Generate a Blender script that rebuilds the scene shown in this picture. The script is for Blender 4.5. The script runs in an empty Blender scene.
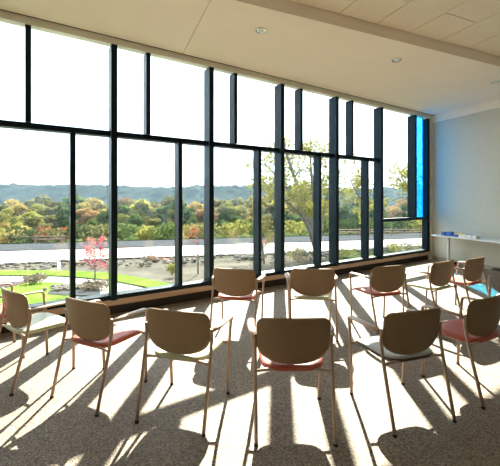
import bpy, bmesh, math, random
from mathutils import Vector, Matrix, noise
PI = math.pi
SC = bpy.context.scene
COL = SC.collection

# ------------------------------------------------------------------ materials
def mat(name):
    m = bpy.data.materials.new(name); m.use_nodes = True
    nt = m.node_tree; nt.nodes.clear()
    return m, nt, nt.nodes.new('ShaderNodeOutputMaterial')

def rgb(c): return (c[0], c[1], c[2], 1.0)

def plain(name, col, rough=0.5, metal=0.0, spec=0.5, var=0.0, scale=8.0, bump=0.0, bscale=None, sheen=0.0, tint=None):
    m, nt, out = mat(name)
    b = nt.nodes.new('ShaderNodeBsdfPrincipled')
    b.inputs['Roughness'].default_value = rough
    b.inputs['Metallic'].default_value = metal
    b.inputs['Specular IOR Level'].default_value = spec
    b.inputs['Sheen Weight'].default_value = sheen
    if tint: b.inputs['Specular Tint'].default_value = rgb(tint)
    nt.links.new(b.outputs[0], out.inputs[0])
    tc = nt.nodes.new('ShaderNodeTexCoord')
    n = nt.nodes.new('ShaderNodeTexNoise'); n.inputs['Scale'].default_value = scale
    n.inputs['Detail'].default_value = 4
    nt.links.new(tc.outputs['Object'], n.inputs['Vector'])
    r = nt.nodes.new('ShaderNodeValToRGB')
    lo = [max(0, x * (1 - var)) for x in col]; hi = [min(1, x * (1 + var)) for x in col]
    r.color_ramp.elements[0].color = rgb(lo); r.color_ramp.elements[1].color = rgb(hi)
    r.color_ramp.elements[0].position = .3; r.color_ramp.elements[1].position = .7
    nt.links.new(n.outputs['Fac'], r.inputs['Fac'])
    nt.links.new(r.outputs['Color'], b.inputs['Base Color'])
    if bump:
        n2 = nt.nodes.new('ShaderNodeTexNoise'); n2.inputs['Scale'].default_value = bscale or scale * 4
        nt.links.new(tc.outputs['Object'], n2.inputs['Vector'])
        bp = nt.nodes.new('ShaderNodeBump'); bp.inputs['Strength'].default_value = bump
        bp.inputs['Distance'].default_value = .01
        nt.links.new(n2.outputs['Fac'], bp.inputs['Height'])
        nt.links.new(bp.outputs['Normal'], b.inputs['Normal'])
    return m

def carpet_mat():
    m, nt, out = mat('carpet_weave')
    N, L = nt.nodes.new, nt.links.new
    b = N('ShaderNodeBsdfPrincipled'); b.inputs['Roughness'].default_value = .62
    b.inputs['Specular IOR Level'].default_value = .35
    b.inputs['Sheen Weight'].default_value = .1
    L(b.outputs[0], out.inputs[0])
    tc = N('ShaderNodeTexCoord')
    mp = N('ShaderNodeMapping'); mp.inputs['Rotation'].default_value = (0, 0, math.radians(23))
    mp.inputs['Scale'].default_value = (1.0, 1.6, 1)
    L(tc.outputs['Object'], mp.inputs['Vector'])
    v = N('ShaderNodeTexVoronoi'); v.inputs['Scale'].default_value = 105
    L(mp.outputs[0], v.inputs['Vector'])
    sep = N('ShaderNodeSeparateColor'); L(v.outputs['Color'], sep.inputs[0])
    n = N('ShaderNodeTexNoise'); n.inputs['Scale'].default_value = 2.2; n.inputs['Detail'].default_value = 3
    L(mp.outputs[0], n.inputs['Vector'])
    r = N('ShaderNodeValToRGB')
    e = r.color_ramp.elements
    e[0].color = rgb((.085, .056, .038)); e[0].position = 0
    e[1].color = rgb((.39, .315, .235)); e[1].position = 1
    k = r.color_ramp.elements.new(.55); k.color = rgb((.215, .163, .117))
    L(sep.outputs[0], r.inputs['Fac'])
    mx = N('ShaderNodeMix'); mx.data_type = 'RGBA'; mx.blend_type = 'MULTIPLY'
    mx.inputs['Factor'].default_value = .25
    L(r.outputs['Color'], mx.inputs['A']); L(n.outputs['Fac'], mx.inputs['B'])
    L(mx.outputs['Result'], b.inputs['Base Color'])
    bp = N('ShaderNodeBump'); bp.inputs['Strength'].default_value = .5; bp.inputs['Distance'].default_value = .006
    L(v.outputs['Distance'], bp.inputs['Height']); L(bp.outputs[0], b.inputs['Normal'])
    return m

def wood_mat():
    m, nt, out = mat('sill_wood')
    N, L = nt.nodes.new, nt.links.new
    b = N('ShaderNodeBsdfPrincipled'); b.inputs['Roughness'].default_value = .45
    L(b.outputs[0], out.inputs[0])
    tc = N('ShaderNodeTexCoord'); mp = N('ShaderNodeMapping')
    mp.inputs['Scale'].default_value = (1.2, 12, 25)
    L(tc.outputs['Object'], mp.inputs['Vector'])
    n = N('ShaderNodeTexNoise'); n.inputs['Scale'].default_value = 2.5; n.inputs['Detail'].default_value = 6
    L(mp.outputs[0], n.inputs['Vector'])
    r = N('ShaderNodeValToRGB'); e = r.color_ramp.elements
    e[0].color = rgb((.40, .26, .165)); e[0].position = .3
    e[1].color = rgb((.55, .38, .26)); e[1].position = .7
    L(n.outputs['Fac'], r.inputs['Fac']); L(r.outputs['Color'], b.inputs['Base Color'])
    return m

def glass_mat(name, col, coat=1.0, wavy=False):
    m, nt, out = mat(name)
    N, L = nt.nodes.new, nt.links.new
    t = N('ShaderNodeBsdfTransparent'); t.inputs[0].default_value = rgb(col)
    g = N('ShaderNodeBsdfGlossy'); g.inputs['Roughness'].default_value = .0
    g.inputs[0].default_value = rgb((.95, 1, .98))
    lw = N('ShaderNodeLayerWeight'); lw.inputs['Blend'].default_value = .5
    p = N('ShaderNodeMath'); p.operation = 'POWER'; p.inputs[1].default_value = 5
    L(lw.outputs['Facing'], p.inputs[0])
    a = N('ShaderNodeMath'); a.operation = 'MULTIPLY_ADD'; a.inputs[1].default_value = .8 * coat; a.inputs[2].default_value = .05 * coat
    L(p.outputs[0], a.inputs[0])
    if wavy:
        tc = N('ShaderNodeTexCoord')
        n = N('ShaderNodeTexNoise'); n.inputs['Scale'].default_value = 3; n.inputs['Detail'].default_value = 5
        mp = N('ShaderNodeMapping'); mp.inputs['Scale'].default_value = (6, 1, 1.6)
        L(tc.outputs['Object'], mp.inputs['Vector']); L(mp.outputs[0], n.inputs['Vector'])
        r = N('ShaderNodeValToRGB'); e = r.color_ramp.elements
        e[0].position = .35; e[1].position = .65
        e[0].color = rgb((.10, .56, .95)); e[1].color = rgb((.28, .92, .98))
        L(n.outputs['Fac'], r.inputs['Fac']); L(r.outputs['Color'], t.inputs[0])
    body = t
    if wavy:      # textured art glass: part of the light is scattered
        tl = N('ShaderNodeBsdfTranslucent'); tl.inputs[0].default_value = rgb((.03, .36, .95))
        body = N('ShaderNodeMixShader'); body.inputs[0].default_value = .16
        L(t.outputs[0], body.inputs[1]); L(tl.outputs[0], body.inputs[2])
    mx = N('ShaderNodeMixShader')
    L(a.outputs[0], mx.inputs[0]); L(body.outputs[0], mx.inputs[1]); L(g.outputs[0], mx.inputs[2])
    L(mx.outputs[0], out.inputs[0])
    return m

def leaf_mat(name, c1, c2, trans=.5):
    c1 = [x * 1.1 for x in c1]; c2 = [x * 1.15 for x in c2]
    m, nt, out = mat(name)
    N, L = nt.nodes.new, nt.links.new
    tc = N('ShaderNodeTexCoord')
    n = N('ShaderNodeTexNoise'); n.inputs['Scale'].default_value = 7; n.inputs['Detail'].default_value = 5
    L(tc.outputs['Object'], n.inputs['Vector'])
    r = N('ShaderNodeValToRGB'); e = r.color_ramp.elements
    e[0].color = rgb(c1); e[0].position = .35; e[1].color = rgb(c2); e[1].position = .65
    L(n.outputs['Fac'], r.inputs['Fac'])
    d = N('ShaderNodeBsdfDiffuse'); t = N('ShaderNodeBsdfTranslucent')
    L(r.outputs['Color'], d.inputs[0]); L(r.outputs['Color'], t.inputs[0])
    mx = N('ShaderNodeMixShader'); mx.inputs[0].default_value = trans
    L(d.outputs[0], mx.inputs[1]); L(t.outputs[0], mx.inputs[2]); L(mx.outputs[0], out.inputs[0])
    return m

M = dict(
    carpet=carpet_mat(), wood=wood_mat(),
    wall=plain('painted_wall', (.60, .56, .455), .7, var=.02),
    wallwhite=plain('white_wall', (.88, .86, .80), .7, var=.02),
    soffit=plain('painted_soffit', (.92, .83, .70), .8, var=.015, scale=2),
    tile=plain('ceiling_tile', (.84, .76, .62), .9, var=.03, scale=30),
    groove=plain('tile_grid', (.42, .36, .28), .9),
    slot=plain('slot_black', (.03, .03, .03), .6),
    cream=plain('cream_trim', (.72, .70, .58), .6),
    metal=plain('dark_aluminium', (.004, .007, .010), .42, spec=.22, var=.1, tint=(.45, .75, 1)),
    cove=plain('tan_cove_base', (.45, .40, .32), .6),
    base=plain('dark_base', (.018, .012, .010), .7),
    glass=glass_mat('clear_glass', (.955, .985, .97)),
    blue=glass_mat('blue_glass', (.02, .4, .9), .6, wavy=True),
    shell=plain('tan_plastic', (.235, .153, .086), .45, var=.03, scale=20, bump=.05, bscale=400),
    shell_grey=plain('grey_brown_plastic', (.17, .15, .13), .45, var=.03, scale=20),
    tube=plain('beige_painted_steel', (.36, .25, .185), .3, spec=.6, var=.03),
    rubber=plain('black_rubber', (.012, .011, .011), .6),
    red=plain('red_vinyl', (.37, .075, .042), .48, var=.08, scale=14, bump=.06, bscale=250),
    green=plain('pale_green_vinyl', (.42, .45, .29), .38, var=.06, scale=14, bump=.06, bscale=250),
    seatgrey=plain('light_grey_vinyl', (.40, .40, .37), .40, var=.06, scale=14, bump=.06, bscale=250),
    charcoal=plain('charcoal_vinyl', (.055, .042, .045), .40, var=.08, scale=14, bump=.06, bscale=250),
    table=plain('white_laminate', (.74, .74, .72), .3, var=.01),
    tableleg=plain('pale_grey_steel', (.62, .60, .58), .4),
    boxblue=plain('blue_card', (.03, .12, .42), .5, var=.25, scale=30),
    boxyel=plain('yellow_card', (.75, .55, .08), .5, var=.1),
    boxwhite=plain('white_card', (.80, .78, .78), .5, var=.03),
    chrome=plain('brushed_reflector', (.75, .75, .72), .2, metal=1.0),
    lens=plain('frosted_lens', (.75, .80, .72), .3),
    lawn=plain('lawn_grass', (.078, .13, .022), .9, var=.25, scale=2.5, spec=0.0),
    soil=plain('dry_ground', (.072, .068, .058), .95, var=.25, scale=1.2, spec=0.0),
    meadow=plain('meadow_ground', (.032, .045, .018), .95, var=.3, scale=.5, spec=0.0),
    concrete=plain('pale_concrete', (.21, .207, .20), .9, var=.05, scale=3, spec=0.0),
    asphalt=plain('grey_asphalt', (.042, .046, .052), .85, var=.12, scale=5, spec=0.0),
    stone=plain('grey_stone', (.12, .115, .105), .9, var=.35, scale=2.5, spec=0.0),
    rail=plain('weathered_rail', (.16, .10, .07), .8),
    bark=plain('grey_brown_bark', (.13, .115, .10), .9, var=.3, scale=6),
    hill=plain('wooded_hill', (.028, .034, .026), 1.0, var=.7, scale=.07, spec=0.0),
    white=plain('white_post', (.8, .8, .8), .5),
)
LEAF = dict(
    green=leaf_mat('leaf_green', (.035, .062, .02), (.10, .135, .045)),
    olive=leaf_mat('leaf_olive', (.07, .075, .03), (.17, .155, .065)),
    yellow=leaf_mat('leaf_yellow', (.17, .135, .045), (.29, .23, .09)),
    orange=leaf_mat('leaf_orange', (.16, .10, .05), (.26, .17, .08)),
    dark=leaf_mat('leaf_dark', (.02, .04, .018), (.055, .08, .032)),
    red=leaf_mat('leaf_red', (.30, .05, .08), (.42, .12, .14)),
    scarlet=leaf_mat('leaf_scarlet', (.30, .04, .03), (.38, .09, .05)),
    lime=leaf_mat('leaf_lime', (.12, .13, .03), (.27, .25, .08)),
    tan=leaf_mat('dry_grass', (.10, .085, .065), (.18, .155, .12)),
)

# ------------------------------------------------------------------ helpers
def link(o, parent=None):
    COL.objects.link(o)
    if parent is not None: o.parent = parent
    return o

def mesh_obj(name, verts, faces, m, parent=None, smooth=False, fmats=None):
    me = bpy.data.meshes.new(name); me.from_pydata(verts, [], faces); me.update()
    for x in (m if isinstance(m, (list, tuple)) else [m]): me.materials.append(x)
    if smooth: me.polygons.foreach_set('use_smooth', [True] * len(me.polygons))
    if fmats: me.polygons.foreach_set('material_index', fmats)
    return link(bpy.data.objects.new(name, me), parent)

def bm_obj(name, bm, m, parent=None, smooth=False):
    bmesh.ops.recalc_face_normals(bm, faces=bm.faces)
    me = bpy.data.meshes.new(name); bm.to_mesh(me); bm.free()
    for x in (m if isinstance(m, (list, tuple)) else [m]): me.materials.append(x)
    if smooth: me.polygons.foreach_set('use_smooth', [True] * len(me.polygons))
    return link(bpy.data.objects.new(name, me), parent)

def box(bm, lo, hi, mi=0, bev=0.0):
    r = bmesh.ops.create_cube(bm, size=1)
    vs = r['verts']
    c = [(lo[i] + hi[i]) / 2 for i in range(3)]; s = [hi[i] - lo[i] for i in range(3)]
    for v in vs: v.co = Vector([c[i] + v.co[i] * s[i] for i in range(3)])
    fs = set(f for v in vs for f in v.link_faces)
    for f in fs: f.material_index = mi
    if bev:
        es = list(set(e for v in vs for e in v.link_edges))
        bmesh.ops.bevel(bm, geom=es, offset=bev, segments=2, affect='EDGES', profile=.6)

def box_obj(name, lo, hi, m, parent=None, bev=0.0):
    bm = bmesh.new(); box(bm, lo, hi, 0, bev); return bm_obj(name, bm, m, parent)

def smooth_path(pts, r=0.05, n=5):
    """polyline with rounded corners"""
    P = [Vector(p) for p in pts]; out = [P[0]]
    for i in range(1, len(P) - 1):
        a, b, c = P[i - 1], P[i], P[i + 1]
        rr = min(r, (a - b).length * .45, (c - b).length * .45)
        p0 = b + (a - b).normalized() * rr; p1 = b + (c - b).normalized() * rr
        for k in range(n + 1):
            t = k / n
            out.append((1 - t) ** 2 * p0 + 2 * t * (1 - t) * b + t * t * p1)
    out.append(P[-1]); return out

def tube(bm, pts, rad, seg=10, flat=None):
    """sweep; rad scalar or list; flat = (wide, tall) lists multiply the section sideways and upwards"""
    P = [Vector(p) for p in pts]; n = len(P)
    rs = rad if isinstance(rad, (list, tuple)) else [rad] * n
    rings = []; up = None
    for i in range(n):
        t = (P[min(i + 1, n - 1)] - P[max(i - 1, 0)]).normalized()
        if up is None:
            ref = Vector((1, 0, 0)) if abs(t.x) < .9 else Vector((0, 1, 0))
            u = ref - t * ref.dot(t)
        else: u = up - t * up.dot(t)
        u.normalize(); up = u; w = t.cross(u)
        fu, fw = (1, 1) if flat is None else flat[i]
        rings.append([bm.verts.new(P[i] + u * (math.cos(2 * PI * k / seg) * rs[i] * fu) + w * (math.sin(2 * PI * k / seg) * rs[i] * fw)) for k in range(seg)])
    for a, b in zip(rings, rings[1:]):
        for k in range(seg): bm.faces.new((a[k], a[(k + 1) % seg], b[(k + 1) % seg], b[k]))
    bm.faces.new(rings[0][::-1]); bm.faces.new(rings[-1])

def empty(name, loc=(0, 0, 0), rz=0.0):
    o = bpy.data.objects.new(name, None); o.empty_display_size = .2
    o.location = loc; o.rotation_euler = (0, 0, rz)
    return link(o)

def tag(o, label, cat, group=None):
    o['label'] = label; o['category'] = cat
    if group: o['group'] = group
    return o

def struct(o):
    o['kind'] = 'structure'; return o

def copy_thing(root):
    r = root.copy(); COL.objects.link(r)
    for ch in root.children:
        c = ch.copy(); COL.objects.link(c); c.parent = r
        for g in ch.children:
            d = g.copy(); COL.objects.link(d); d.parent = c
    return r

# ------------------------------------------------------------------ frames of reference
# camera stands at the origin looking along +Y.  Two building axes:
WA = math.atan2(.536, .844)             # window wall runs along d, q along it, n outwards
D_ = Vector((math.cos(WA), math.sin(WA), 0)); N_ = Vector((-math.sin(WA), math.cos(WA), 0))
CA = math.atan2(.393, .920)             # ceiling grid / right wall axis a, w towards the window
A_ = Vector((math.cos(CA), math.sin(CA), 0)); W_ = Vector((-math.sin(CA), math.cos(CA), 0))
def wq(q, n, z): return D_ * q + N_ * n + Vector((0, 0, z))
def cs(s, w, z): return A_ * s + W_ * w + Vector((0, 0, z))
def meet(n, s):   # where the line n = const meets s = const
    det = N_.x * A_.y - N_.y * A_.x
    return Vector(((n * A_.y - N_.y * s) / det, (N_.x * s - A_.x * n) / det, 0))

GLASS_N = 5.0
CZ = 3.80          # soffit height
HZ = 3.712         # underside of the window head
TZ = 3.955         # tiled ceiling height
S_WALL = 7.93      # right wall (s = const)
PIER_N = 4.85
QL = -3.2          # left end of the window wall
BACK_W = -3.2      # back wall (w = const)
SOF_W = 3.461

# ------------------------------------------------------------------ room shell
cR = meet(PIER_N, S_WALL)               # corner of right wall and pier
cR2 = meet(GLASS_N + .1, S_WALL)
cL = wq(QL, GLASS_N + .1, 0)
sL = cL.dot(A_)
bl = cs(sL, BACK_W, 0); br = cs(S_WALL, BACK_W, 0)
def prism(name, poly, z0, z1, m, parent=None):
    n = len(poly)
    v = [(p[0], p[1], z0) for p in poly] + [(p[0], p[1], z1) for p in poly]
    f = [tuple(range(n))[::-1], tuple(range(n, 2 * n))] + [(i, (i + 1) % n, n + (i + 1) % n, n + i) for i in range(n)]
    bm = bmesh.new(); vs = [bm.verts.new(x) for x in v]
    for q in f: bm.faces.new([vs[i] for i in q])
    return bm_obj(name, bm, m, parent)
struct(prism('floor', [bl, br, cR2, cL], -.12, 0, M['carpet']))
def wall_slab(name, p, q, out, th=.15, z0=0.0, z1=TZ + .1, m=None):
    return struct(prism(name, [p, q, q + out * th, p + out * th], z0, z1, m or M['wall']))
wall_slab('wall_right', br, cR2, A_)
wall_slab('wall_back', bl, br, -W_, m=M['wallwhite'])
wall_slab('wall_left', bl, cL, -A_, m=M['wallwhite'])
# pier between last window and the right wall
JQ = 8.72
pj = wq(JQ, PIER_N, 0); pj2 = wq(JQ, GLASS_N + .1, 0)
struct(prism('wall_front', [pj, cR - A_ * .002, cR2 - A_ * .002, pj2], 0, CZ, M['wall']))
# soffit above the seats, with the shade slot cut between two slabs
s_in = CZ; SL0, SL1 = 4.806, 4.838
def lineq(n, w):   # n = const meets w = const
    det = N_.x * W_.y - N_.y * W_.x
    return Vector(((n * W_.y - N_.y * w) / det, (N_.x * w - W_.x * n) / det, 0))
ql = QL
soff_l = wq(ql, 0, 0)
def onw(q, w):     # q = const meets w = const
    det = D_.x * W_.y - D_.y * W_.x
    return Vector(((q * W_.y - D_.y * w) / det, (D_.x * w - W_.x * q) / det, 0))
sofR = cs(S_WALL, SOF_W, 0)
slot_end = wq(8.98, 0, 0)
fr = meet(SL0, S_WALL)
# the front edge of the soffit meets the slot line on the left
lim = lineq(SL0, SOF_W)
if lim.dot(D_) < QL: left_pts = [wq(QL, SL0, 0), onw(QL, SOF_W)]
else: left_pts = [lim]
SEAM = 1.047
def seg_on(n, s): return meet(n, s)
# two plaster boards either side of a thin seam
def soffit_piece(name, s0, s1):
    pts = [cs(s0, SOF_W, 0), cs(s1, SOF_W, 0), meet(SL0, s1), meet(SL0, s0)]
    return struct(prism(name, pts, CZ, TZ + .1, M['soffit']))
lim_s = lim.dot(A_)
print('lim_s', lim_s, 'sL', sL)
s_lo = max(lim_s + .01, sL)
soffit_piece('ceiling_soffit', s_lo, SEAM - .004)
soffit_piece('ceiling_soffit', SEAM + .004, S_WALL)
struct(prism('trim_1', [wq(QL, SL0 - .02, 0), wq(8.98, SL0 - .02, 0), wq(8.98, SL1 + .02, 0), wq(QL, SL1 + .02, 0)], CZ + .002, CZ + .03, M['slot']))
# ceiling strip above the window
struct(prism('trim_2', [wq(QL, SL1, 0), wq(8.98, SL1, 0), wq(8.98, SL0, 0), cR + Vector((0, 0, 0)) if False else wq(9.3, SL0, 0), wq(9.3, GLASS_N + .1, 0), wq(QL, GLASS_N + .1, 0)][0:2] + [wq(8.98, GLASS_N + .1, 0), wq(QL, GLASS_N + .1, 0)], CZ, CZ + .1, M['soffit']))
struct(prism('trim_3', [wq(8.98, SL0, 0), meet(SL0, S_WALL), meet(GLASS_N + .1, S_WALL), wq(8.98, GLASS_N + .1, 0)], CZ, CZ + .1, M['soffit']))
# window head: cream casing the mullions run up into
sec = [(SL1 + .004, HZ), (GLASS_N, 3.766), (GLASS_N + .08, 3.766), (GLASS_N + .08, CZ - .001), (SL1 + .004, CZ - .001)]
bm = bmesh.new(); ends = [[bm.verts.new(wq(q, n, z)) for n, z in sec] for q in (QL, 8.90)]
for i in range(5): bm.faces.new((ends[0][i], ends[0][(i + 1) % 5], ends[1][(i + 1) % 5], ends[1][i]))
bm.faces.new(ends[0]); bm.faces.new(ends[1][::-1])
struct(bm_obj('trim_4', bm, M['cream']))
# tiled ceiling: staggered 2x4 tiles
bm = bmesh.new()
S0 = 2.71; T = .61; g = .006
kmin = int((sL - S0) / T) - 1; kmax = int((S_WALL - S0) / T) + 1
for k in range(kmin, kmax):
    a0 = max(S0 + k * T, sL); a1 = min(S0 + (k + 1) * T, S_WALL)
    if a1 - a0 < .02: continue
    off = .556 if k % 2 == 0 else 1.166
    edges = [SOF_W]; w = SOF_W - off
    while w > BACK_W: edges.append(w); w -= 2 * T
    edges.append(BACK_W)
    for w1, w0 in zip(edges, edges[1:]):
        if w1 - w0 < .02: continue
        vs = [bm.verts.new(cs(x, y, z)) for z in (TZ, TZ + .02) for x, y in ((a0 + g, w0 + g), (a1 - g, w0 + g), (a1 - g, w1 - g), (a0 + g, w1 - g))]
        for q in ((3, 2, 1, 0), (0, 1, 5, 4), (1, 2, 6, 5), (2, 3, 7, 6), (3, 0, 4, 7)):
            bm.faces.new([vs[i] for i in q])
o = struct(bm_obj('ceiling', bm, M['tile']))
struct(prism('ceiling_grid', [bl, br, cs(S_WALL, SOF_W, 0), cs(sL, SOF_W, 0)], TZ + .014, TZ + .1, M['groove']))
# area of ceiling between the soffit's pointed left end and the left wall is the same plaster
# dropped edge band of the soffit along the right wall
struct(prism('trim_6', [cs(S_WALL - .03, SOF_W, 0), cs(S_WALL, SOF_W, 0), cR, meet(PIER_N, S_WALL - .03)], 3.61, CZ, M['soffit']))
# baseboard on right wall
struct(prism('baseboard_right', [br, meet(PIER_N, S_WALL), meet(PIER_N, S_WALL) - A_ * .015, br - A_ * .015], 0, .10, M['cove']))

# ------------------------------------------------------------------ window wall
ZB, ZR, ZT0, ZT1, ZH = .215, .276, 2.464, 2.536, 3.766
MAJ_F, MIN_F = 4.83, 4.86
def q_at(u, n):
    k = (u - 250) / 333.333
    return n * (D_.x * k + D_.y) / (N_.y + N_.x * k)
maj = [q_at(u, MAJ_F) for u in (117.5, 214, 284.6, 339, 383.5)]     # right-hand edges
step = (maj[-1] - maj[0]) / 4
majors = [maj[0] - step * 2, maj[0] - step] + maj
majors = [max(QL + .08, m) for m in majors]
up = {0: [], 1: [q_at(31.2, MIN_F)], 2: [q_at(150.7, MIN_F)], 3: [q_at(237.5, MIN_F)], 4: [q_at(302.9, MIN_F)], 5: [q_at(353.8, MIN_F)]}
lowm = {0: [], 1: [q_at(75.8, MIN_F)], 2: [q_at(182.5, MIN_F)], 3: [q_at(261.5, MIN_F)], 4: [q_at(321.5, MIN_F)], 5: [q_at(369, MIN_F)]}
up[0] = [majors[0] + .45]; lowm[0] = [majors[0] + .95]
WM, WI = .080, .062
def bar(name, q0, q1, n0, n1, z0, z1, parent, m='metal', bev=.003):
    return box_obj(name, (q0, n0, z0), (q1, n1, z1), M[m], parent, bev)
def window(i, q0, q1, ups, lows, first=False):
    """bay between the right edge q0 of one big mullion and the right edge q1 of the next"""
    r = empty('window_%d' % i, (0, 0, 0), WA); struct(r)
    e = q1 - WM
    bar('mullion', e, q1, MAJ_F, GLASS_N + .04, ZB, HZ, r)
    if first: bar('mullion', q0 - WM, q0, MAJ_F, GLASS_N + .04, ZB, HZ, r)
    bar('bottom_rail', q0, e, 4.875, GLASS_N + .04, ZB, ZR, r)
    bar('transom', q0, e, 4.89, GLASS_N + .04, ZT0, ZT1, r)
    for x in ups: bar('mullion', x - WI, x, MIN_F, GLASS_N + .035, ZT1, HZ + .01, r)
    for x in lows: bar('mullion', x - WI, x, MIN_F, GLASS_N + .035, ZR, ZT0, r)
    for xs, z0, z1 in ((ups, ZT1, ZH), (lows, ZR, ZT0)):
        ed = [q0] + [t for x in xs for t in (x - WI, x)] + [e]
        for a, b in zip(ed[::2], ed[1::2]):
            bar('glass_pane', a, b, GLASS_N, GLASS_N + .012, z0, z1, r, 'glass', 0)
for i in range(6): window(i + 1, majors[i], majors[i + 1], up[i], lowm[i], i == 0)
# last bay: low transom, tall pane, blue strip
r = struct(empty('window_7', (0, 0, 0), WA))
q0 = majors[6]; q6 = q_at(417, MAJ_F); J0 = 8.62; LT0, LT1 = 1.065, 1.135
bar('mullion', q6 - WM, q6, MAJ_F, GLASS_N + .04, LT1, HZ, r)
bar('jamb', J0, JQ, 4.885, GLASS_N + .04, ZB, HZ, r)
bar('bottom_rail', q0, J0, 4.875, GLASS_N + .04, ZB, ZR, r)
bar('transom', q0, J0, 4.89, GLASS_N + .04, LT0, LT1, r)
bar('glass_pane', q0, J0, GLASS_N, GLASS_N + .012, ZR, LT0, r, 'glass', 0)
bar('glass_pane', q0, q6 - WM, GLASS_N, GLASS_N + .012, LT1, ZH, r, 'glass', 0)
b = bar('blue_glass_pane', q6, J0, GLASS_N, GLASS_N + .012, LT1, ZH, r, 'blue', 0)
# sill apron, dark base and what carries them
o = bar('trim_5', QL, JQ, 4.885, GLASS_N + .06, .130, ZB, None, 'wood', .004); o.rotation_euler = (0, 0, WA); struct(o)
o = bar('baseboard_front', QL, JQ, 4.93, GLASS_N + .06, 0, .130, None, 'base', 0); o.rotation_euler = (0, 0, WA); struct(o)
# wall beyond the outer ends of the glass (solid, left of the glazing)
o = bar('wall_front_left', QL - .3, majors[0] - WM, GLASS_N - .06, GLASS_N + .1, 0, CZ, None, 'wall', 0); o.rotation_euler = (0, 0, WA); struct(o)

# ------------------------------------------------------------------ recessed lights
def downlight(s, w, label):
    t = tag(empty('recessed_downlight', cs(s, w, CZ)), label, 'ceiling light', 'recessed lights in the soffit')
    def lathe(name, prof, m):
        bm = bmesh.new(); seg = 28; rings = []
        for rr, z in prof: rings.append([bm.verts.new((rr * math.cos(2 * PI * k / seg), rr * math.sin(2 * PI * k / seg), z)) for k in range(seg)])
        for a, b in zip(rings, rings[1:]):
            for k in range(seg): bm.faces.new((a[k], a[(k + 1) % seg], b[(k + 1) % seg], b[k]))
        if prof[-1][0] > 0: bm.faces.new(rings[-1])
        return bm_obj(name, bm, m, t, True)
    lathe('trim_ring', [(.086, 0), (.085, -.006), (.078, -.010), (.070, -.008), (.068, -.0015)], M['cream'])
    lathe('reflector', [(.068, -.0075), (.055, -.0035), (.040, -.0012)], M['chrome'])
    lathe('lens', [(.040, -.001), (.030, -.004), (.012, -.0055)], M['lens'])
downlight(1.84, 3.945, 'nearest recessed downlight in the beige soffit, left of the other two')
downlight(4.21, 3.945, 'middle recessed downlight in the beige soffit')
downlight(6.70, 3.945, 'farthest recessed downlight, close to the right wall')

# ------------------------------------------------------------------ chair
def back_shell(name, m, parent):
    z0, z1 = .472, .792; HW = .254
    def hw(z):
        if z < .605:
            t = (.605 - z) / (.605 - z0); w = (HW - .008) * max(0, 1 - t ** 2.3) ** (1 / 2.3)
        else: w = HW - .008 + .008 * (z - .605) / (z1 - .605)
        c = .06
        if z > z1 - c:
            t = (z - (z1 - c)) / c; w -= c * (1 - math.sqrt(max(0, 1 - t * t)))
        return w
    zs = [z0 + (.605 - z0) * (1 - math.cos(PI / 2 * i / 9)) for i in range(10)]
    zs += [.605 + (z1 - .06 - .605) * i / 5 for i in range(1, 6)]
    zs += [z1 - .06 + .06 * math.sin(PI / 2 * i / 6) for i in range(1, 7)]
    cols = 16
    def surf(x, z): return -.135 - .13 * (z - .46) - .16 * max(0, z - .62) ** 2 + .55 * x * x
    th = .011
    bm = bmesh.new(); F = []; B = []
    for j, z in enumerate(zs):
        w = max(hw(z), .03 if j == 0 else .02)
        if j == len(zs) - 1: w = HW - .056
        topc = lambda x: z + (.004 if j > 10 else 0) * (1 - (x / HW) ** 2) * (j - 10)/10
        fr, bk = [], []
        for i in range(cols + 1):
            x = -w + 2 * w * i / cols
            edge = (i in (0, cols)) or j in (0, len(zs) - 1)
            t = th * (.45 if edge else 1)
            fr.append(bm.verts.new((x, surf(x, z) + t, topc(x)))); bk.append(bm.verts.new((x, surf(x, z) - t, topc(x))))
        F.append(fr); B.append(bk)
    nz = len(zs)
    for j in range(nz - 1):
        for i in range(cols):
            bm.faces.new((F[j][i], F[j + 1][i], F[j + 1][i + 1], F[j][i + 1]))
            bm.faces.new((B[j][i], B[j][i + 1], B[j + 1][i + 1], B[j + 1][i]))
    ring = [(j, 0) for j in range(nz)] + [(nz - 1, i) for i in range(1, cols + 1)] + [(j, cols) for j in range(nz - 2, -1, -1)] + [(0, i) for i in range(cols - 1, 0, -1)]
    mid = []
    for (j, i) in ring:
        f, b = F[j][i].co, B[j][i].co
        c = (f + b) / 2; outw = Vector((c.x, 0, c.z - .62)).normalized() * .005
        mid.append(bm.verts.new(c + outw))
    n = len(ring)
    for k in range(n):
        k2 = (k + 1) % n
        a, b2 = F[ring[k][0]][ring[k][1]], F[ring[k2][0]][ring[k2][1]]
        c, d = B[ring[k][0]][ring[k][1]], B[ring[k2][0]][ring[k2][1]]
        bm.faces.new((a, b2, mid[k2], mid[k])); bm.faces.new((c, mid[k], mid[k2], d))
    return bm_obj(name, bm, m, parent, True)

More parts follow.
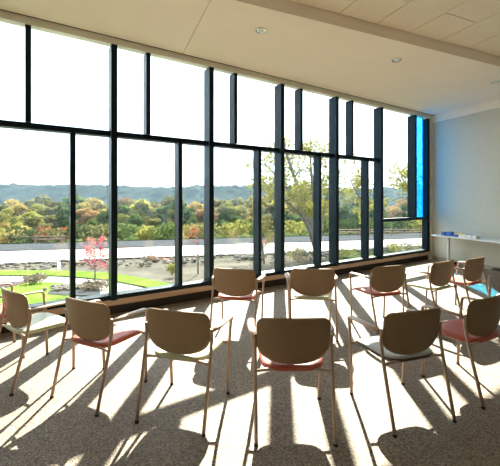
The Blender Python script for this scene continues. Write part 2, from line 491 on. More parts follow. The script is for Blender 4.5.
def seat_mesh(name, m, parent):
    bm = bmesh.new(); seg = 40; rings = []
    cy = .056
    def outline(a, sc):
        ca, sa = math.cos(a), math.sin(a); e = 2 / 4.2
        x = .230 * math.copysign(abs(ca) ** e, ca); y = .222 * math.copysign(abs(sa) ** e, sa)
        x *= 1 + .05 * (y / .212)
        return x * sc, y * sc + cy
    prof = [(.80, .426), (.93, .428), (.985, .435), (1.0, .447), (.985, .459), (.94, .467), (.80, .472), (.5, .470), (.2, .467)]
    for sc, z in prof:
        ring = []
        for k in range(seg):
            x, y = outline(2 * PI * k / seg, sc)
            zz = z - .022 * max(0, (y - .12) / .13) ** 2 - (.008 * (1 - (x / .25) ** 2) if sc < .9 and z > .45 else 0)
            ring.append(bm.verts.new((x, y, zz)))
        rings.append(ring)
    for a, b in zip(rings, rings[1:]):
        for k in range(seg): bm.faces.new((a[k], a[(k + 1) % seg], b[(k + 1) % seg], b[k]))
    bm.faces.new(rings[0][::-1]); bm.faces.new(rings[-1])
    return bm_obj(name, bm, m, parent, True)

R = .0125
def make_chair():
    t = empty('armchair')
    seat_mesh('seat', M['red'], t); back_shell('backrest', M['shell'], t)
    for s in (-1, 1):
        # rear leg rises to the arm joint and on to the back
        bm = bmesh.new()
        tube(bm, smooth_path([(s * .258, -.255, .012), (s * .262, -.150, .43), (s * .263, -.118, .60), (s * .262, -.128, .672)], .12, 6), R, 12)
        bm_obj('leg', bm, M['tube'], t, True)
        # front leg
        bm = bmesh.new()
        tube(bm, smooth_path([(s * .255, .252, .012), (s * .268, .245, .40), (s * .284, .236, .575)], .1, 5), R, 12)
        bm_obj('leg', bm, M['tube'], t, True)
        # arm: rounded front corner, then flattened rest back to the rear leg
        bm = bmesh.new()
        p = smooth_path([(s * .284, .236, .570), (s * .290, .232, .652), (s * .292, .04, .664), (s * .266, -.122, .655)], .075, 7)
        fl = []
        for q in p:
            w = min(1, max(0, (.655 - q.z) / .05)); w = 0 if q.y < .15 else w
            k = 1 - w
            e = min(1, max(0, (q.y + .122) / .10))
            fl.append((1 + 1.25 * k * e, 1 - .15 * k * e))
        tube(bm, p, R, 12, fl); bm_obj('armrest', bm, M['tube'], t, True)
        bm = bmesh.new(); tube(bm, [(s * .262, -.126, .650), (s * .226, -.118, .652)], .0105, 10)
        bm_obj('back_bracket', bm, M['tube'], t, True)
        for yy, xx in ((-.2555, .258), (.252, .255)):
            bm = bmesh.new(); tube(bm, [(s * xx, yy, 0), (s * xx, yy, .016)], [.0155, .0135], 12)
            bm_obj('foot_cap', bm, M['rubber'], t)
    for y in (-.148, .235):
        bm = bmesh.new(); tube(bm, smooth_path([(-.262 , y, .428), (-.19, y, .440), (.19, y, .440), (.262, y, .428)], .06, 5), .0105, 10)
        bm_obj('crossbar', bm, M['tube'], t, True)
    return t

# feet seen in the photograph -> centre and facing
chairs = [
    # rear-left foot, rear-right foot (None: derive), facing, seat, label
    ('C1', None, (-1.943, 2.718), (.56, .83), 'green', 'near-row armchair with pale green seat at far left, beside the cut-off red-seated one'),
    ('C2', (-1.584, 2.677), (-1.141, 2.467), (.43, .90), 'red', 'tan armchair with red seat, second from left in the near row'),
    ('C3', (-.811, 2.389), (-.3146, 2.253), (.264, .964), 'green', 'tan armchair with pale green seat in the near row, left of the centre one'),
    ('C4', (.043, 2.161), (.553, 2.166), (0, 1), 'red', 'tan armchair with red seat, central in the near row, back squarely to the viewer'),
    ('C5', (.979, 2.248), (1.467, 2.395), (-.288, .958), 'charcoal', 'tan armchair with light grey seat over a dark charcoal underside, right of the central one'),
    ('C6', (1.784, 2.549), None, (-.447, .894), 'red', 'tan armchair with red seat at the right edge, near row, beside the grey-seated one'),
    ('B1', (-.455, 3.81), (.035, 3.70), (.215, .977), 'red', 'far-row armchair with red seat, first from the left along the window'),
    ('B2', (.462, 3.77), (.980, 3.752), (.08, .997), 'green', 'far-row armchair with pale green seat, directly behind the central near chair'),
    ('B3', (1.48, 3.85), None, (-.32, .95), 'red', 'far-row armchair with red seat, third from the left along the window'),
    ('B4', (2.34, 4.10), None, (-.50, .866), 'green', 'far-row armchair with grey-green seat, between two red-seated chairs'),
    ('B5', (2.93, 4.35), None, (-.51, .86), 'red', 'farthest armchair, red seat, beside the white side table and cyan light patch'),
    ('B6', None, None, (.8, .6), 'charcoal', 'grey-brown chair with black-rimmed back, cut off by the right edge'),
    ('C0', None, None, (.73, .69), 'red', 'armchair with red seat mostly cut off by the left edge'),
]
proto = make_chair()
seat_me = {'red': [c for c in proto.children if c.name.startswith('seat')][0].data}
for k in ('green', 'charcoal'):
    me = seat_me['red'].copy(); me.materials.clear(); me.materials.append(M[k]); seat_me[k] = me
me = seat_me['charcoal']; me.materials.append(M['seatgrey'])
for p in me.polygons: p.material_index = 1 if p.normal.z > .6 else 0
first = True
for code, rl, rr, f, seat, label in chairs:
    f = Vector((f[0], f[1])).normalized(); rt = Vector((f.y, -f.x))
    if code == 'C0': c = Vector((-2.46, 3.54)) - f * .25
    elif code == 'B6': c = Vector((3.12, 3.84))
    elif rl and rr: c = (Vector(rl) + Vector(rr)) / 2 + f * .255
    elif rl: c = Vector(rl) + rt * .258 + f * .255
    else: c = Vector(rr) - rt * .258 + f * .255
    o = proto if first else copy_thing(proto)
    first = False
    o.location = (c.x, c.y, 0); o.rotation_euler = (0, 0, math.atan2(-f.x, f.y))
    tag(o, label, 'chair', 'stacking armchairs facing the window')
    for ch in o.children:
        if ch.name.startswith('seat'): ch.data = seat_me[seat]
        if code == 'B6' and ch.name.startswith('backrest'):
            ch.data = ch.data.copy(); ch.data.materials.clear(); ch.data.materials.append(M['shell_grey']); ch.data.materials.append(M['rubber'])
            for p in ch.data.polygons: p.material_index = 1 if p.center.z > .765 else 0

# ------------------------------------------------------------------ side table and what lies on it
SW = S_WALL
def tab(off, along, z): return A_ * (SW - off) + W_ * along + Vector((0, 0, z))
cw = cR.dot(W_)
t = tag(empty('side_table', tab(.35, cw - 1.46, 0), CA), 'long white side table with pedestal legs against the right wall', 'table')
L0, L1 = -.95, 1.02          # along W in the table's frame (y), x runs towards the wall
HD = .29
box_obj('tabletop', (-HD, L0, .700), (HD, L1, .728), M['table'], t, .006)
for y in (L1 - 1.50, L1 - .24):
    bm = bmesh.new(); box(bm, (-.03, y - .03, .04), (.03, y + .03, .700), 0, .012); bm_obj('leg', bm, M['tableleg'], t)
    bm = bmesh.new(); box(bm, (-HD + .02, y - .045, .006), (HD - .03, y + .045, .06), 0, .014)
    ft = bm_obj('foot', bm, M['rubber'], t); ft['label'] = 'black foot'
    for x in (-HD + .06, HD - .07): 
        bm = bmesh.new(); tube(bm, [(x, y, 0), (x, y, .008)], .018, 12); bm_obj('glide', bm, M['rubber'], ft)
Mt = Matrix.Translation(t.location) @ Matrix.Rotation(CA, 4, 'Z')
def on_table(name, x, y, sx, sy, sz, m, label, cat, group, lid=None, rz=0):
    p = Mt @ Vector((x, y, .7285))
    o = tag(empty(name, p, CA + rz), label, cat, group)
    bm = bmesh.new(); box(bm, (-sx / 2, -sy / 2, 0), (sx / 2, sy / 2, sz), 0, .004); bm_obj('carton', bm, M[m], o)
    if lid:
        bm = bmesh.new(); box(bm, (-sx / 2 - .003, -sy / 2 - .003, sz * .72), (sx / 2 + .003, sy / 2 + .003, sz + .004), 0, .004); bm_obj('lid', bm, M[lid], o)
ords = ['first', 'second', 'third', 'fourth']
y = L1 - .24
for i in range(4):
    on_table('carton_box', -.14 + .02 * (i % 2), y, .10, .078, .085 + .008 * (i % 3), 'boxblue', '%s blue carton from the window end of the side table' % ords[i], 'box', 'blue cartons on the side table', None, .06 * (i - 1.5)); y -= .086
for i in range(2):
    on_table('carton_box', -.15, y, .11, .085, .078 + .01 * i, 'boxwhite' if i else 'boxblue', ['blue carton with yellow lid beside the plain blue ones', 'white carton with yellow lid next to the white stacks'][i], 'box', 'yellow lidded cartons on the side table', 'boxyel'); y -= .095
for i in range(3):
    on_table('carton_box', -.16, y, .14, .10, .078 - .006 * i, 'boxwhite', '%s all-white carton from the window end of the side table' % ords[i], 'box', 'white cartons on the side table', 'boxwhite'); y -= .112

# ------------------------------------------------------------------ outdoors
RA = math.radians(13)
RX = Vector((math.cos(RA), math.sin(RA), 0)); RM = Vector((-math.sin(RA), math.cos(RA), 0))
def gz(t):
    z = -.30 - .06 * (min(t, 26) - 7) if t > 7 else -.30
    if t > 26: z -= .095 * (min(t, 120) - 26)
    return z
def gp(r, t, dz=0.0): return RX * r + RM * t + Vector((0, 0, gz(t) + dz))
def t_of(u, v):
    k = (u - 250) / 333.333; f = RM.x * k + RM.y
    lo, hi = 4.0, 200.0
    for _ in range(60):
        t_ = (lo + hi) / 2; Z = t_ / f
        vv = 199 + 333.333 * (1.6 - gz(t_)) / Z
        if vv > v: lo = t_
        else: hi = t_
    return lo
def spot(u, v):
    """ground point seen in a given direction"""
    t_ = t_of(u, v); k = (u - 250) / 333.333; Z = t_ / (RM.x * k + RM.y)
    return Vector((k * Z, Z, gz(t_)))
def strip(name, m, ts, r0, r1, dz, wob=0.0, seed=0, nr=40):
    """band of ground between t = ts[0] and ts[1], with a wavering edge, and a real thickness"""
    rnd = random.Random(seed); ph = rnd.random() * 9
    vs, fs = [], []; nt = max(2, int((ts[1] - ts[0]) / 1.5))
    for i in range(nr + 1):
        r_ = r0 + (r1 - r0) * i / nr
        a = ts[0] + wob * math.sin(r_ * .5 + ph) + wob * .5 * math.sin(r_ * 1.3 + ph * 2)
        b = ts[1] + wob * math.sin(r_ * .43 + ph * 3) + wob * .5 * math.sin(r_ * 1.1 + ph)
        for j in range(nt + 1):
            t_ = a + (b - a) * j / nt
            vs.append(gp(r_, t_, dz))
    W = nt + 1
    for i in range(nr):
        for j in range(nt): fs.append((i * W + j, (i + 1) * W + j, (i + 1) * W + j + 1, i * W + j + 1))
    return struct(mesh_obj(name, vs, fs, m))
# rolling ground out to the woods
vs, fs = [], []
rs = [-140 + 280 * i / 60 for i in range(61)]
tt = [-4, 0, 2, 4, 5, 6, 7, 8, 10, 12, 15, 18, 22, 26, 30, 36, 45, 55, 70, 90, 120, 170, 260]
rnd = random.Random(3)
inside = lambda p: p.dot(N_) < 5.08
for t_ in tt:
    for r_ in rs: vs.append(gp(r_, t_, -.06))
for j in range(len(tt) - 1):
    for i in range(60): fs.append((j * 61 + i, j * 61 + i + 1, (j + 1) * 61 + i + 1, (j + 1) * 61 + i))
struct(mesh_obj('ground', vs, fs, M['soil']))
def spot_t(u, t_):
    k = (u - 250) / 333.333; Z = t_ / (RM.x * k + RM.y); return Vector((k * Z, Z, gz(t_)))
T = lambda v: t_of(30, v)
print('bands', [round(T(v), 1) for v in (300, 280, 274, 270, 262, 250, 244, 241, 235)])
def band(name, m, v1, v0, r0, r1, dz, wob, seed): return strip(name, M[m], (T(v1), T(v0)), r0, r1, dz, wob, seed)
def patch(name, m, far, near, dz=-.02):
    """ground patch between a far and a near edge, each a list of sight directions on the ground"""
    def resample(e, n=24):
        out = []
        for i in range(n + 1):
            x = e[0][0] + (e[-1][0] - e[0][0]) * i / n
            for (x0, y0), (x1, y1) in zip(e, e[1:]):
                if x0 <= x <= x1: out.append((x, y0 + (y1 - y0) * (x - x0) / (x1 - x0))); break
            else: out.append(e[-1])
        return out
    F, Nr = [spot(*p) for p in resample(far)], [spot(*p) for p in resample(near)]
    vs, fs = [], []; K = 5
    for f_, n_ in zip(F, Nr):
        for j in range(K + 1):
            p = n_.lerp(f_, j / K); p.z = gz(p.dot(RM)) + dz; vs.append(p)
    for i in range(len(F) - 1):
        for j in range(K): a = i * (K + 1) + j; fs.append((a, a + K + 1, a + K + 2, a + 1))
    return struct(mesh_obj(name, vs, fs, M[m]))
patch('walkway', 'concrete', [(-120, 274), (20, 274), (108, 276), (150, 288), (190, 296)], [(-120, 335), (190, 335)], -.04)
patch('lawn', 'lawn', [(-120, 283), (10, 282), (40, 281), (62, 281.5), (72, 284)], [(-120, 335), (72, 335)], -.025)
patch('gravel_path', 'asphalt', [(-40, 283), (5, 281.5), (30, 280)], [(-40, 289), (5, 287), (30, 281)], -.015)
patch('gravel_path', 'asphalt', [(48, 291), (62, 288), (100, 288)], [(48, 293), (62, 294), (100, 295)], -.015)
patch('lawn', 'lawn', [(-120, 269), (0, 270), (60, 270), (108, 272), (135, 276), (175, 284)], [(-120, 275), (0, 274.5), (60, 275), (108, 279), (140, 285), (175, 292)], -.012)
band('terrace', 'concrete', 262, 250.5, -40, 30, .0, .15, 4)
band('road', 'asphalt', 250, 243.5, -60, 80, .0, .0, 5)
band('verge', 'meadow', 243, 236, -60, 80, .0, .3, 6)
strip('meadow', M['meadow'], (T(236), 260), -130, 130, .0, 0, 7, 30)
patch('meadow', 'meadow', [(330, 252), (435, 244.5)], [(330, 268), (435, 258)], .01)

# rip-rap: nobody could count it
def rock_verts(rnd, c, r, vs, fs):
    bm = bmesh.new(); bmesh.ops.create_icosphere(bm, subdivisions=2, radius=1)
    o = Vector((rnd.random() * 50, rnd.random() * 50, rnd.random() * 50)); b0 = len(vs)
    sx, sy, sz = r * rnd.uniform(.8, 1.4), r * rnd.uniform(.8, 1.3), r * rnd.uniform(.5, .8)
    a = rnd.random() * PI
    for v in bm.verts:
        k = 1 + .35 * noise.noise(v.co * 1.3 + o)
        x, y, z = v.co.x * sx * k, v.co.y * sy * k, v.co.z * sz * k
        vs.append(c + Vector((x * math.cos(a) - y * math.sin(a), x * math.sin(a) + y * math.cos(a), z + sz * .4)))
    for f in bm.faces: fs.append(tuple(b0 + v.index for v in f.verts))
    bm.free()
def rocks(name, n, t0, t1, r0, r1, rad, seed, label):
    rnd = random.Random(seed); vs, fs = [], []
    for _ in range(n):
        rock_verts(rnd, gp(rnd.uniform(r0, r1), rnd.uniform(t0, t1), 0), rnd.uniform(*rad), vs, fs)
    o = mesh_obj(name, vs, fs, M['stone'], smooth=True); o['kind'] = 'stuff'
    tag(o, label, 'stones')
rocks('riprap', 520, T(270), T(262.5), -24, 14, (.035, .12), 11, 'loose grey stones lying in a band between terrace and lawn')
rocks('gravel_bed', 120, T(292), T(287), -2.7, -1.6, (.02, .05), 12, 'grey gravel bed by the red maple at the edge of the near lawn')

# leaves
def leaves(rnd, n, blobs, size, vs, fs, shell=.55):
    """n small leaf blades spread over a set of ellipsoid clumps (c, rx, ry, rz)"""
    tot = sum(b[1] * b[2] for b in blobs)
    for c, rx, ry, rz in blobs:
        for _ in range(max(3, int(n * rx * ry / tot))):
            while True:
                d = Vector((rnd.uniform(-1, 1), rnd.uniform(-1, 1), rnd.uniform(-1, 1)))
                if .01 < d.length < 1: break
            d = d.normalized() * (d.length ** shell)
            p = Vector(c) + Vector((d.x * rx, d.y * ry, d.z * rz))
            a = Vector((rnd.gauss(0, 1), rnd.gauss(0, 1), rnd.gauss(0, 1))).normalized()
            b = a.orthogonal().normalized(); s = size * rnd.uniform(.6, 1.3)
            b0 = len(vs)
            vs += [p + a * s, p + b * s * .55, p - a * s, p - b * s * .55]
            fs.append((b0, b0 + 1, b0 + 2, b0 + 3))
protos = {}
def woods_tree(shape, h):
    """crown and trunk meshes for a free-standing tree of unit height h"""
    key = (shape,)
    if key in protos: return protos[key]
    rnd = random.Random(100 + shape)
    blobs = []; nb = 22
    wid = [.34, .42, .30, .38][shape % 4]
    for i in range(nb):
        a = rnd.random() * 2 * PI; z = rnd.uniform(.16, .88); rr = wid * math.sqrt(max(.05, 1 - ((z - .5) / .48) ** 2)) * rnd.uniform(.3, .85)
        k = rnd.uniform(.075, .15)
        blobs.append(((rr * math.cos(a), rr * math.sin(a), z), k, k, k * .85))
    blobs.append(((0, 0, .55), .22, .22, .32))
    vs, fs = [], []
    leaves(rnd, 3800, blobs, .034, vs, fs, .35)
    cm = bpy.data.meshes.new('foliage'); cm.from_pydata(vs, [], fs)
    bm = bmesh.new()
    tube(bm, [(0, 0, -.03), (.01, 0, .25), (0, .01, .6)], [.022, .016, .006], 7)
    for i in range(5):
        a = rnd.random() * 2 * PI; z = rnd.uniform(.2, .45)
        tube(bm, [(0, 0, z), (.12 * math.cos(a), .12 * math.sin(a), z + .14), (.2 * math.cos(a), .2 * math.sin(a), z + .28)], [.010, .007, .003], 5)
    tm = bpy.data.meshes.new('trunk'); bm.to_mesh(tm); bm.free(); tm.materials.append(M['bark'])
    protos[key] = (cm, tm); return protos[key]
crown_cache = {}
def crown(shape, colour):
    if (shape, colour) not in crown_cache:
        me = woods_tree(shape, 1)[0].copy(); me.materials.append(LEAF[colour]); crown_cache[(shape, colour)] = me
    return crown_cache[(shape, colour)]
NUM = ['first', 'second', 'third', 'fourth', 'fifth', 'sixth', 'seventh', 'eighth', 'ninth', 'tenth', 'eleventh', 'twelfth', 'thirteenth', 'fourteenth', 'fifteenth', 'sixteenth', 'seventeenth', 'eighteenth', 'nineteenth', 'twentieth', 'twenty-first', 'twenty-second', 'twenty-third', 'twenty-fourth']
CNAME = dict(green='mid-green', olive='olive-green', yellow='yellow', orange='orange-tinted', dark='dark green', lime='yellow-green', scarlet='red')
def wood_row(t0, gap, top_v, jit, palette, rowname, seed):
    rnd = random.Random(seed); count = {}
    k0, k1 = (-30 - 250) / 333.3, (452 - 250) / 333.3
    rr = [t0 * (RX.x * k + RX.y) / (RM.y + RM.x * k) for k in (k0, k1)]
    r_ = rr[0]; i = 0
    while r_ < rr[1]:
        t_ = t0 + rnd.uniform(-jit, jit)
        p = gp(r_, t_); colour = rnd.choice(palette); shape = rnd.randrange(4)
        vt = top_v + rnd.uniform(-3.5, 4.5)
        zt = 1.6 - (vt - 199) * p.y / 333.3
        h = max(2.0, zt - p.z)
        count[colour] = count.get(colour, 0) + 1
        o = empty('deciduous_tree', p, rnd.random() * 6.28)
        o.scale = (h * rnd.uniform(1.0, 1.3), h * rnd.uniform(1.0, 1.3), h)
        link(bpy.data.objects.new('foliage', crown(shape, colour)), o)
        link(bpy.data.objects.new('trunk', woods_tree(shape, 1)[1]), o)
        tag(o, '%s %s tree from the left in the %s row of the woods' % (NUM[count[colour] - 1], CNAME[colour], rowname), 'tree', 'trees of the woods beyond the road')
        r_ += gap * rnd.uniform(.8, 1.2); i += 1
wood_row(96, 3.7, 196.5, 4, ['olive', 'olive', 'orange', 'yellow', 'green'], 'rearmost', 21)
wood_row(76, 3.1, 201.5, 3, ['green', 'olive', 'green', 'olive', 'yellow', 'lime', 'orange'], 'third', 22)
wood_row(58, 2.6, 209, 2.5, ['green', 'green', 'dark', 'olive', 'orange', 'lime'], 'second', 23)
wood_row(41, 2.2, 219, 2, ['green', 'dark', 'olive', 'green', 'lime', 'yellow'], 'front', 24)

# shrubs along the verge
def shrub(p, w, h, colour, label, name='shrub', seed=0, group=None, size=None, n=500):
    rnd = random.Random(seed); vs, fs = [], []
    bl = [((rnd.uniform(-.3, .3) * w, rnd.uniform(-.3, .3) * w, h * rnd.uniform(.35, .6)), w * rnd.uniform(.2, .34), w * rnd.uniform(.2, .34), h * rnd.uniform(.3, .42)) for _ in range(7)]
    leaves(rnd, n, bl, size or .05 * max(w, h), vs, fs, .4)
    o = empty(name, p, 0)
    mesh_obj('foliage', vs, fs, LEAF[colour], o)
    bm = bmesh.new()
    for k in range(5):
        a = k * 1.26; tube(bm, [(0, 0, -.02), (.15 * w * math.cos(a), .15 * w * math.sin(a), h * .3), (.25 * w * math.cos(a), .25 * w * math.sin(a), h * .55)], [.02 * h, .014 * h, .006 * h], 5)
    bm_obj('stems', bm, M['bark'], o)
    tag(o, label, 'shrub', group); return o
vsr = [(-6, 'lime', 3.0, 1.3), (18, 'yellow', 2.6, 1.2), (31, 'dark', 3.0, 1.3), (44, 'scarlet', 1.5, 1.3), (56, 'olive', 2.6, 1.2), (66, 'scarlet', 1.1, 1.2), (84, 'dark', 2.4, 1.4), (100, 'olive', 2.6, 1.3), (122, 'green', 3.0, 1.5), (146, 'lime', 2.6, 1.2), (168, 'green', 3.0, 1.5), (190, 'yellow', 2.2, 1.2), (212, 'olive', 2.8, 1.4), (236, 'lime', 3.0, 1.6), (258, 'green', 2.8, 1.5), (300, 'lime', 2.8, 1.4), (322, 'green', 3.2, 1.7), (350, 'dark', 3.2, 1.5), (372, 'green', 3.0, 1.5), (395, 'dark', 3.4, 1.5), (418, 'lime', 3.0, 1.5)]
cnt = {}
for i, (u, colour, w, h) in enumerate(vsr):
    cnt[colour] = cnt.get(colour, 0) + 1
    shrub(spot_t(u, T(242.3)), w, h, colour, '%s %s shrub from the left along the far road verge' % (NUM[cnt[colour] - 1], CNAME[colour]), seed=200 + i, group='shrubs along the road verge')

# rail fence beside the road
def rail_fence(u0, u1, v, label):
    a = spot(u0, v); b = spot(u1, v); d = b - a; Ln = d.length
    o = empty('rail_fence', a, math.atan2(d.y, d.x)); sl = d.z / math.hypot(d.x, d.y)
    n = max(2, int(Ln / 2.0))
    for i in range(n + 1):
        x = Ln * i / n; box_obj('post', (x - .06, -.06, x * sl - .1), (x + .06, .06, x * sl + .55), M['rail'], o, .01)
    for z in (.25, .45):
        bm = bmesh.new(); tube(bm, [(-.15, .09, z - .15 * sl), (Ln + .15, .09, z + (Ln + .15) * sl)], .045, 8); bm_obj('rail', bm, M['rail'], o, True)
    tag(o, label, 'fence')
rail_fence(-12, 62, 243.2, 'low brown rail fence behind the road at far left')
rail_fence(330, 424, 235.5, 'low brown rail fence behind the road at far right')

# red young maple and its mulch mound, other near planting
def young_tree(p, h, crown_w, colour, label, name, seed, trunks=1, lean=.0, nl=500, ls=.03, z_lo=.35):
    rnd = random.Random(seed); o = empty(name, p, 0)
    bm = bmesh.new(); tips = []
    for k in range(trunks):
        a = rnd.random() * 6.28 if trunks > 1 else 0; l = lean * h * (1 if trunks > 1 else 0)
        x1, y1 = l * math.cos(a), l * math.sin(a)
        pts = [Vector((0, 0, -.05)), Vector((x1 * .25, y1 * .25, h * .3)), Vector((x1 * .6, y1 * .6, h * .62)), Vector((x1, y1, h * .95))]
        tube(bm, pts, [.018 * h, .014 * h, .009 * h, .003 * h], 8)
        for j in range(9):
            f = rnd.uniform(z_lo, .9); q = pts[0].lerp(pts[3], f); b = rnd.random() * 6.28; ln = crown_w * .5 * rnd.uniform(.5, 1.0) * (1.15 - f * .6)
            m1 = q + Vector((math.cos(b) * ln * .5, math.sin(b) * ln * .5, ln * .25)); m2 = q + Vector((math.cos(b) * ln, math.sin(b) * ln, ln * .62))
            tube(bm, [q, m1, m2], [.006 * h, .004 * h, .0015 * h], 6); tips += [m1, m2, m1.lerp(m2, .5)]
    bm_obj('trunk', bm, M['bark'], o, True)
    vs, fs = [], []
    bl = [(q, crown_w * .11, crown_w * .11, crown_w * .085) for q in tips]
    leaves(rnd, nl, bl, ls, vs, fs, .7)
    mesh_obj('foliage', vs, fs, LEAF[colour], o)
    tag(o, label, 'tree'); return o
pm = spot(95, 287)
young_tree(pm, 1.12, .95, 'red', 'young red-leaved maple on the lawn outside the second window bay', 'maple_sapling', 31, 1, 0, 420, .028)
shrub(pm + Vector((.10, -.12, 0)), .62, .20, 'tan', 'dry tan grass clump at the foot of the red maple', 'grass_clump', 32, None, .03, 500)
shrub(spot(36, 282), .55, .22, 'tan', 'low tan grass clump on the near lawn at left', 'grass_clump', 33, None, .03, 500)
shrub(spot(172, 275), .35, .35, 'lime', 'small yellow-green bush beside the stones, third window bay', 'shrub', 34, None, .03, 300)
shrub(spot(150, 262), .55, .25, 'tan', 'low grey-tan grass clump on the pale terrace', 'grass_clump', 35, None, .03, 400)
pp = spot(198, 272); young_tree(pp, 1.3, .9, 'scarlet', 'small sparse red sapling near the dark third mullion', 'maple_sapling', 36, 1, 0, 110, .025)
# the big many-stemmed tree and its neighbours
pb = spot(318, 253)
def big_tree(p, name, label, stems, colour, seed, n, ls, rad):
    rnd = random.Random(seed); o = empty(name, p, 0); S = p.y / 333.333
    bm = bmesh.new(); tips = []
    for r0, pts in stems:
        P = smooth_path([Vector((x * S, dy, -y * S)) for x, y, dy in pts], .6, 4)
        tube(bm, P, [r0 * (1 - .8 * i / (len(P) - 1)) for i in range(len(P))], 8)
        for j in range(11):
            f = rnd.uniform(.25, 1); q = P[min(len(P) - 1, int(f * (len(P) - 1)))]
            b = rnd.random() * 6.28; ln = rnd.uniform(.5, 1.1)
            m1 = q + Vector((math.cos(b) * ln * .5, math.sin(b) * ln * .5, ln * rnd.uniform(.05, .3))); m2 = q + Vector((math.cos(b) * ln, math.sin(b) * ln, ln * rnd.uniform(.1, .7)))
            tube(bm, [q, m1, m2], [r0 * .28, r0 * .18, r0 * .06], 5); tips += [m1, m2, m2 + Vector((rnd.gauss(0, .15), rnd.gauss(0, .15), rnd.gauss(0, .15)))]
    bm_obj('trunk', bm, M['bark'], o, True)
    vs, fs = [], []
    leaves(rnd, n, [(q, rad * rnd.uniform(.6, 1.3), rad, rad * .8) for q in tips], ls, vs, fs, .8)
    mesh_obj('foliage', vs, fs, LEAF[colour], o); tag(o, label, 'tree'); return o
big_tree(pb, 'many_stemmed_tree', 'tall many-stemmed tree with sparse yellow-green leaves outside the middle windows', [
    (.15, [(0, 4, 0), (-6, -30, .1), (-18, -62, .3), (-30, -100, .5), (-36, -124, .6)]),
    (.11, [(0, 4, 0), (-2, -50, .3), (-5, -90, .6), (-4, -122, .8)]),
    (.09, [(0, 4, 0), (-14, -34, -.5), (-34, -52, -1.0), (-56, -70, -1.3)]),
    (.07, [(0, 4, 0), (8, -40, .5), (18, -72, .9), (26, -92, 1.2)]),
    (.07, [(-8, -30, 0), (-28, -66, .8), (-52, -92, 1.2), (-66, -112, 1.4)])], 'lime', 41, 4800, .075, .33)
big_tree(spot(368, 247), 'slender_tree', 'slender yellow-leaved tree right of the many-stemmed one', [
    (.07, [(0, 4, 0), (-3, -30, .2), (-9, -58, .4), (-14, -82, .5)]), (.05, [(0, 4, 0), (-2, -36, -.4), (-20, -62, -.6), (-27, -76, -.7)])], 'lime', 42, 1300, .075, .24)
big_tree(spot(427, 243.5), 'slender_tree', 'airy green-leaved tree outside the tall pane beside the blue glass', [
    (.10, [(0, 4, 0), (-2, -30, .2), (-20, -62, .4), (-30, -92, .5)]), (.06, [(0, 4, 0), (-6, -36, -.4), (-30, -58, -.6), (-40, -74, -.7)]), (.05, [(0, -20, 0), (-4, -50, -.4), (-6, -84, -.6)])], 'lime', 43, 2600, .085, .40)
young_tree(spot(264, 262), 2.3, 1.7, 'yellow', 'young yellow tree standing left of the many-stemmed tree', 'birch_tree', 44, 2, .15, 500, .045, .2)
for i, (u, v, c, nm) in enumerate([(345, 258, 'lime', 'yellow-green grass clump outside the fifth big mullion'), (392, 252, 'lime', 'yellow-green grass clump low in the left half of the bottom right pane'), (408, 250.5, 'tan', 'tan grass clump low in the bottom right pane'), (299, 259, 'lime', 'yellow-green grass clump left of the many-stemmed trunk'), (306, 262, 'tan', 'tan grass clump left of the many-stemmed trunk')]):
    shrub(spot(u, v), .9, .42, c, nm, 'grass_clump', 60 + i, None, .035, 420)
# small white bollard on the lawn
o = empty('bollard', spot(59, 272), 0); bm = bmesh.new(); tube(bm, [(0, 0, -.05), (0, 0, .24), (0, 0, .27)], [.04, .04, .03], 12); bm_obj('post', bm, M['white'], o, True)
bm = bmesh.new(); tube(bm, [(0, 0, .265), (0, 0, .285)], [.048, .03], 12); bm_obj('cap', bm, M['white'], o, True)
tag(o, 'short white bollard on the strip of lawn at left', 'bollard')

# distant wooded ridge
vs, fs = [], []
NX, NY = 240, 26
for j in range(NY + 1):
    for i in range(NX + 1):
        x = -620 + 1240 * i / NX; f = j / NY; y = 420 + 260 * f
        ridge = math.sin(min(1, f * 1.25) * PI / 2) ** 1.3
        hh = 27 + 4.5 * noise.noise(Vector((x * .006, 1.7, 0))) + 3 * noise.noise(Vector((x * .017, 5.2, 0))) - .010 * x
        z = -14 + ridge * (hh + 10) + 6 * noise.noise(Vector((x * .09, y * .11, 2))) + 3.5 * noise.noise(Vector((x * .3, y * .3, 4)))
        vs.append((x, y, z))
for j in range(NY):
    for i in range(NX): fs.append((j * (NX + 1) + i, j * (NX + 1) + i + 1, (j + 1) * (NX + 1) + i + 1, (j + 1) * (NX + 1) + i))
struct(mesh_obj('hill', vs, fs, M['hill'], smooth=True))

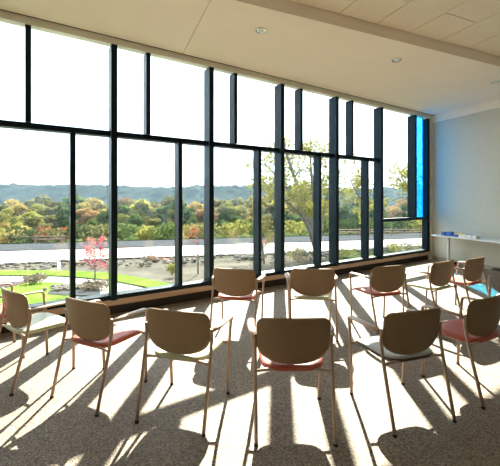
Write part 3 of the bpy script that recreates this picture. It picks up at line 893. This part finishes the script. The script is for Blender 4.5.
# autumn haze lying over the valley
hm, hnt, hout = mat('valley_haze')
hv = hnt.nodes.new('ShaderNodeVolumeScatter'); hv.inputs['Color'].default_value = (.33, .58, 1, 1)
hv.inputs['Density'].default_value = .00009; hv.inputs['Anisotropy'].default_value = .25
hnt.links.new(hv.outputs[0], hout.inputs['Volume'])
struct(box_obj('haze', (-700, 112, -25), (700, 415, 60), hm))
hm2 = hm.copy(); hm2.name = 'woodland_haze'
[x for x in hm2.node_tree.nodes if x.type == 'VOLUME_SCATTER'][0].inputs['Density'].default_value = .00042
struct(box_obj('haze', (-150, 36, -12), (150, 111, 16), hm2))

# ------------------------------------------------------------------ light
w = bpy.data.worlds.new('sky'); SC.world = w; w.use_nodes = True
nt = w.node_tree; nt.nodes.clear(); N, L = nt.nodes.new, nt.links.new
out = N('ShaderNodeOutputWorld'); bg = N('ShaderNodeBackground'); L(bg.outputs[0], out.inputs[0])
tc = N('ShaderNodeTexCoord'); mp = N('ShaderNodeMapping'); mp.inputs['Scale'].default_value = (1.5, 1.5, 5)
L(tc.outputs['Generated'], mp.inputs['Vector'])
n = N('ShaderNodeTexNoise'); n.inputs['Scale'].default_value = 1.6; n.inputs['Detail'].default_value = 6
L(mp.outputs[0], n.inputs['Vector'])
r = N('ShaderNodeValToRGB'); e = r.color_ramp.elements
e[0].position = .40; e[1].position = .62
e[0].color = rgb((.62, .82, 1.0)); e[1].color = rgb((1, 1, 1))
L(n.outputs['Fac'], r.inputs['Fac']); L(r.outputs['Color'], bg.inputs[0])
bg.inputs['Strength'].default_value = .5
sd = bpy.data.lights.new('sun', 'SUN'); sd.energy = 4.3; sd.angle = math.radians(.6); sd.color = (1, .93, .80)
so = link(bpy.data.objects.new('sun', sd))
to_sun = Vector((.084, 1.0, .786)).normalized()
so.rotation_euler = to_sun.to_track_quat('Z', 'Y').to_euler(); so.location = (2, 30, 30)

# ------------------------------------------------------------------ camera
cd = bpy.data.cameras.new('camera'); cam = link(bpy.data.objects.new('camera', cd))
cam.location = (0, 0, 1.6); cam.rotation_euler = (PI / 2, 0, 0)
cd.lens = 24; cd.sensor_width = 36; cd.sensor_fit = 'HORIZONTAL'; cd.shift_y = -34 / 500
cd.clip_start = .05; cd.clip_end = 2000
SC.camera = cam
vs_ = SC.view_settings
vs_.view_transform = 'Standard'; vs_.look = 'None'; vs_.gamma = 1; vs_.use_curve_mapping = False
vs_.exposure = 3.1
SC.cycles.max_bounces = 10; SC.cycles.diffuse_bounces = 8; SC.cycles.transparent_max_bounces = 16
SC.cycles.use_denoising = True
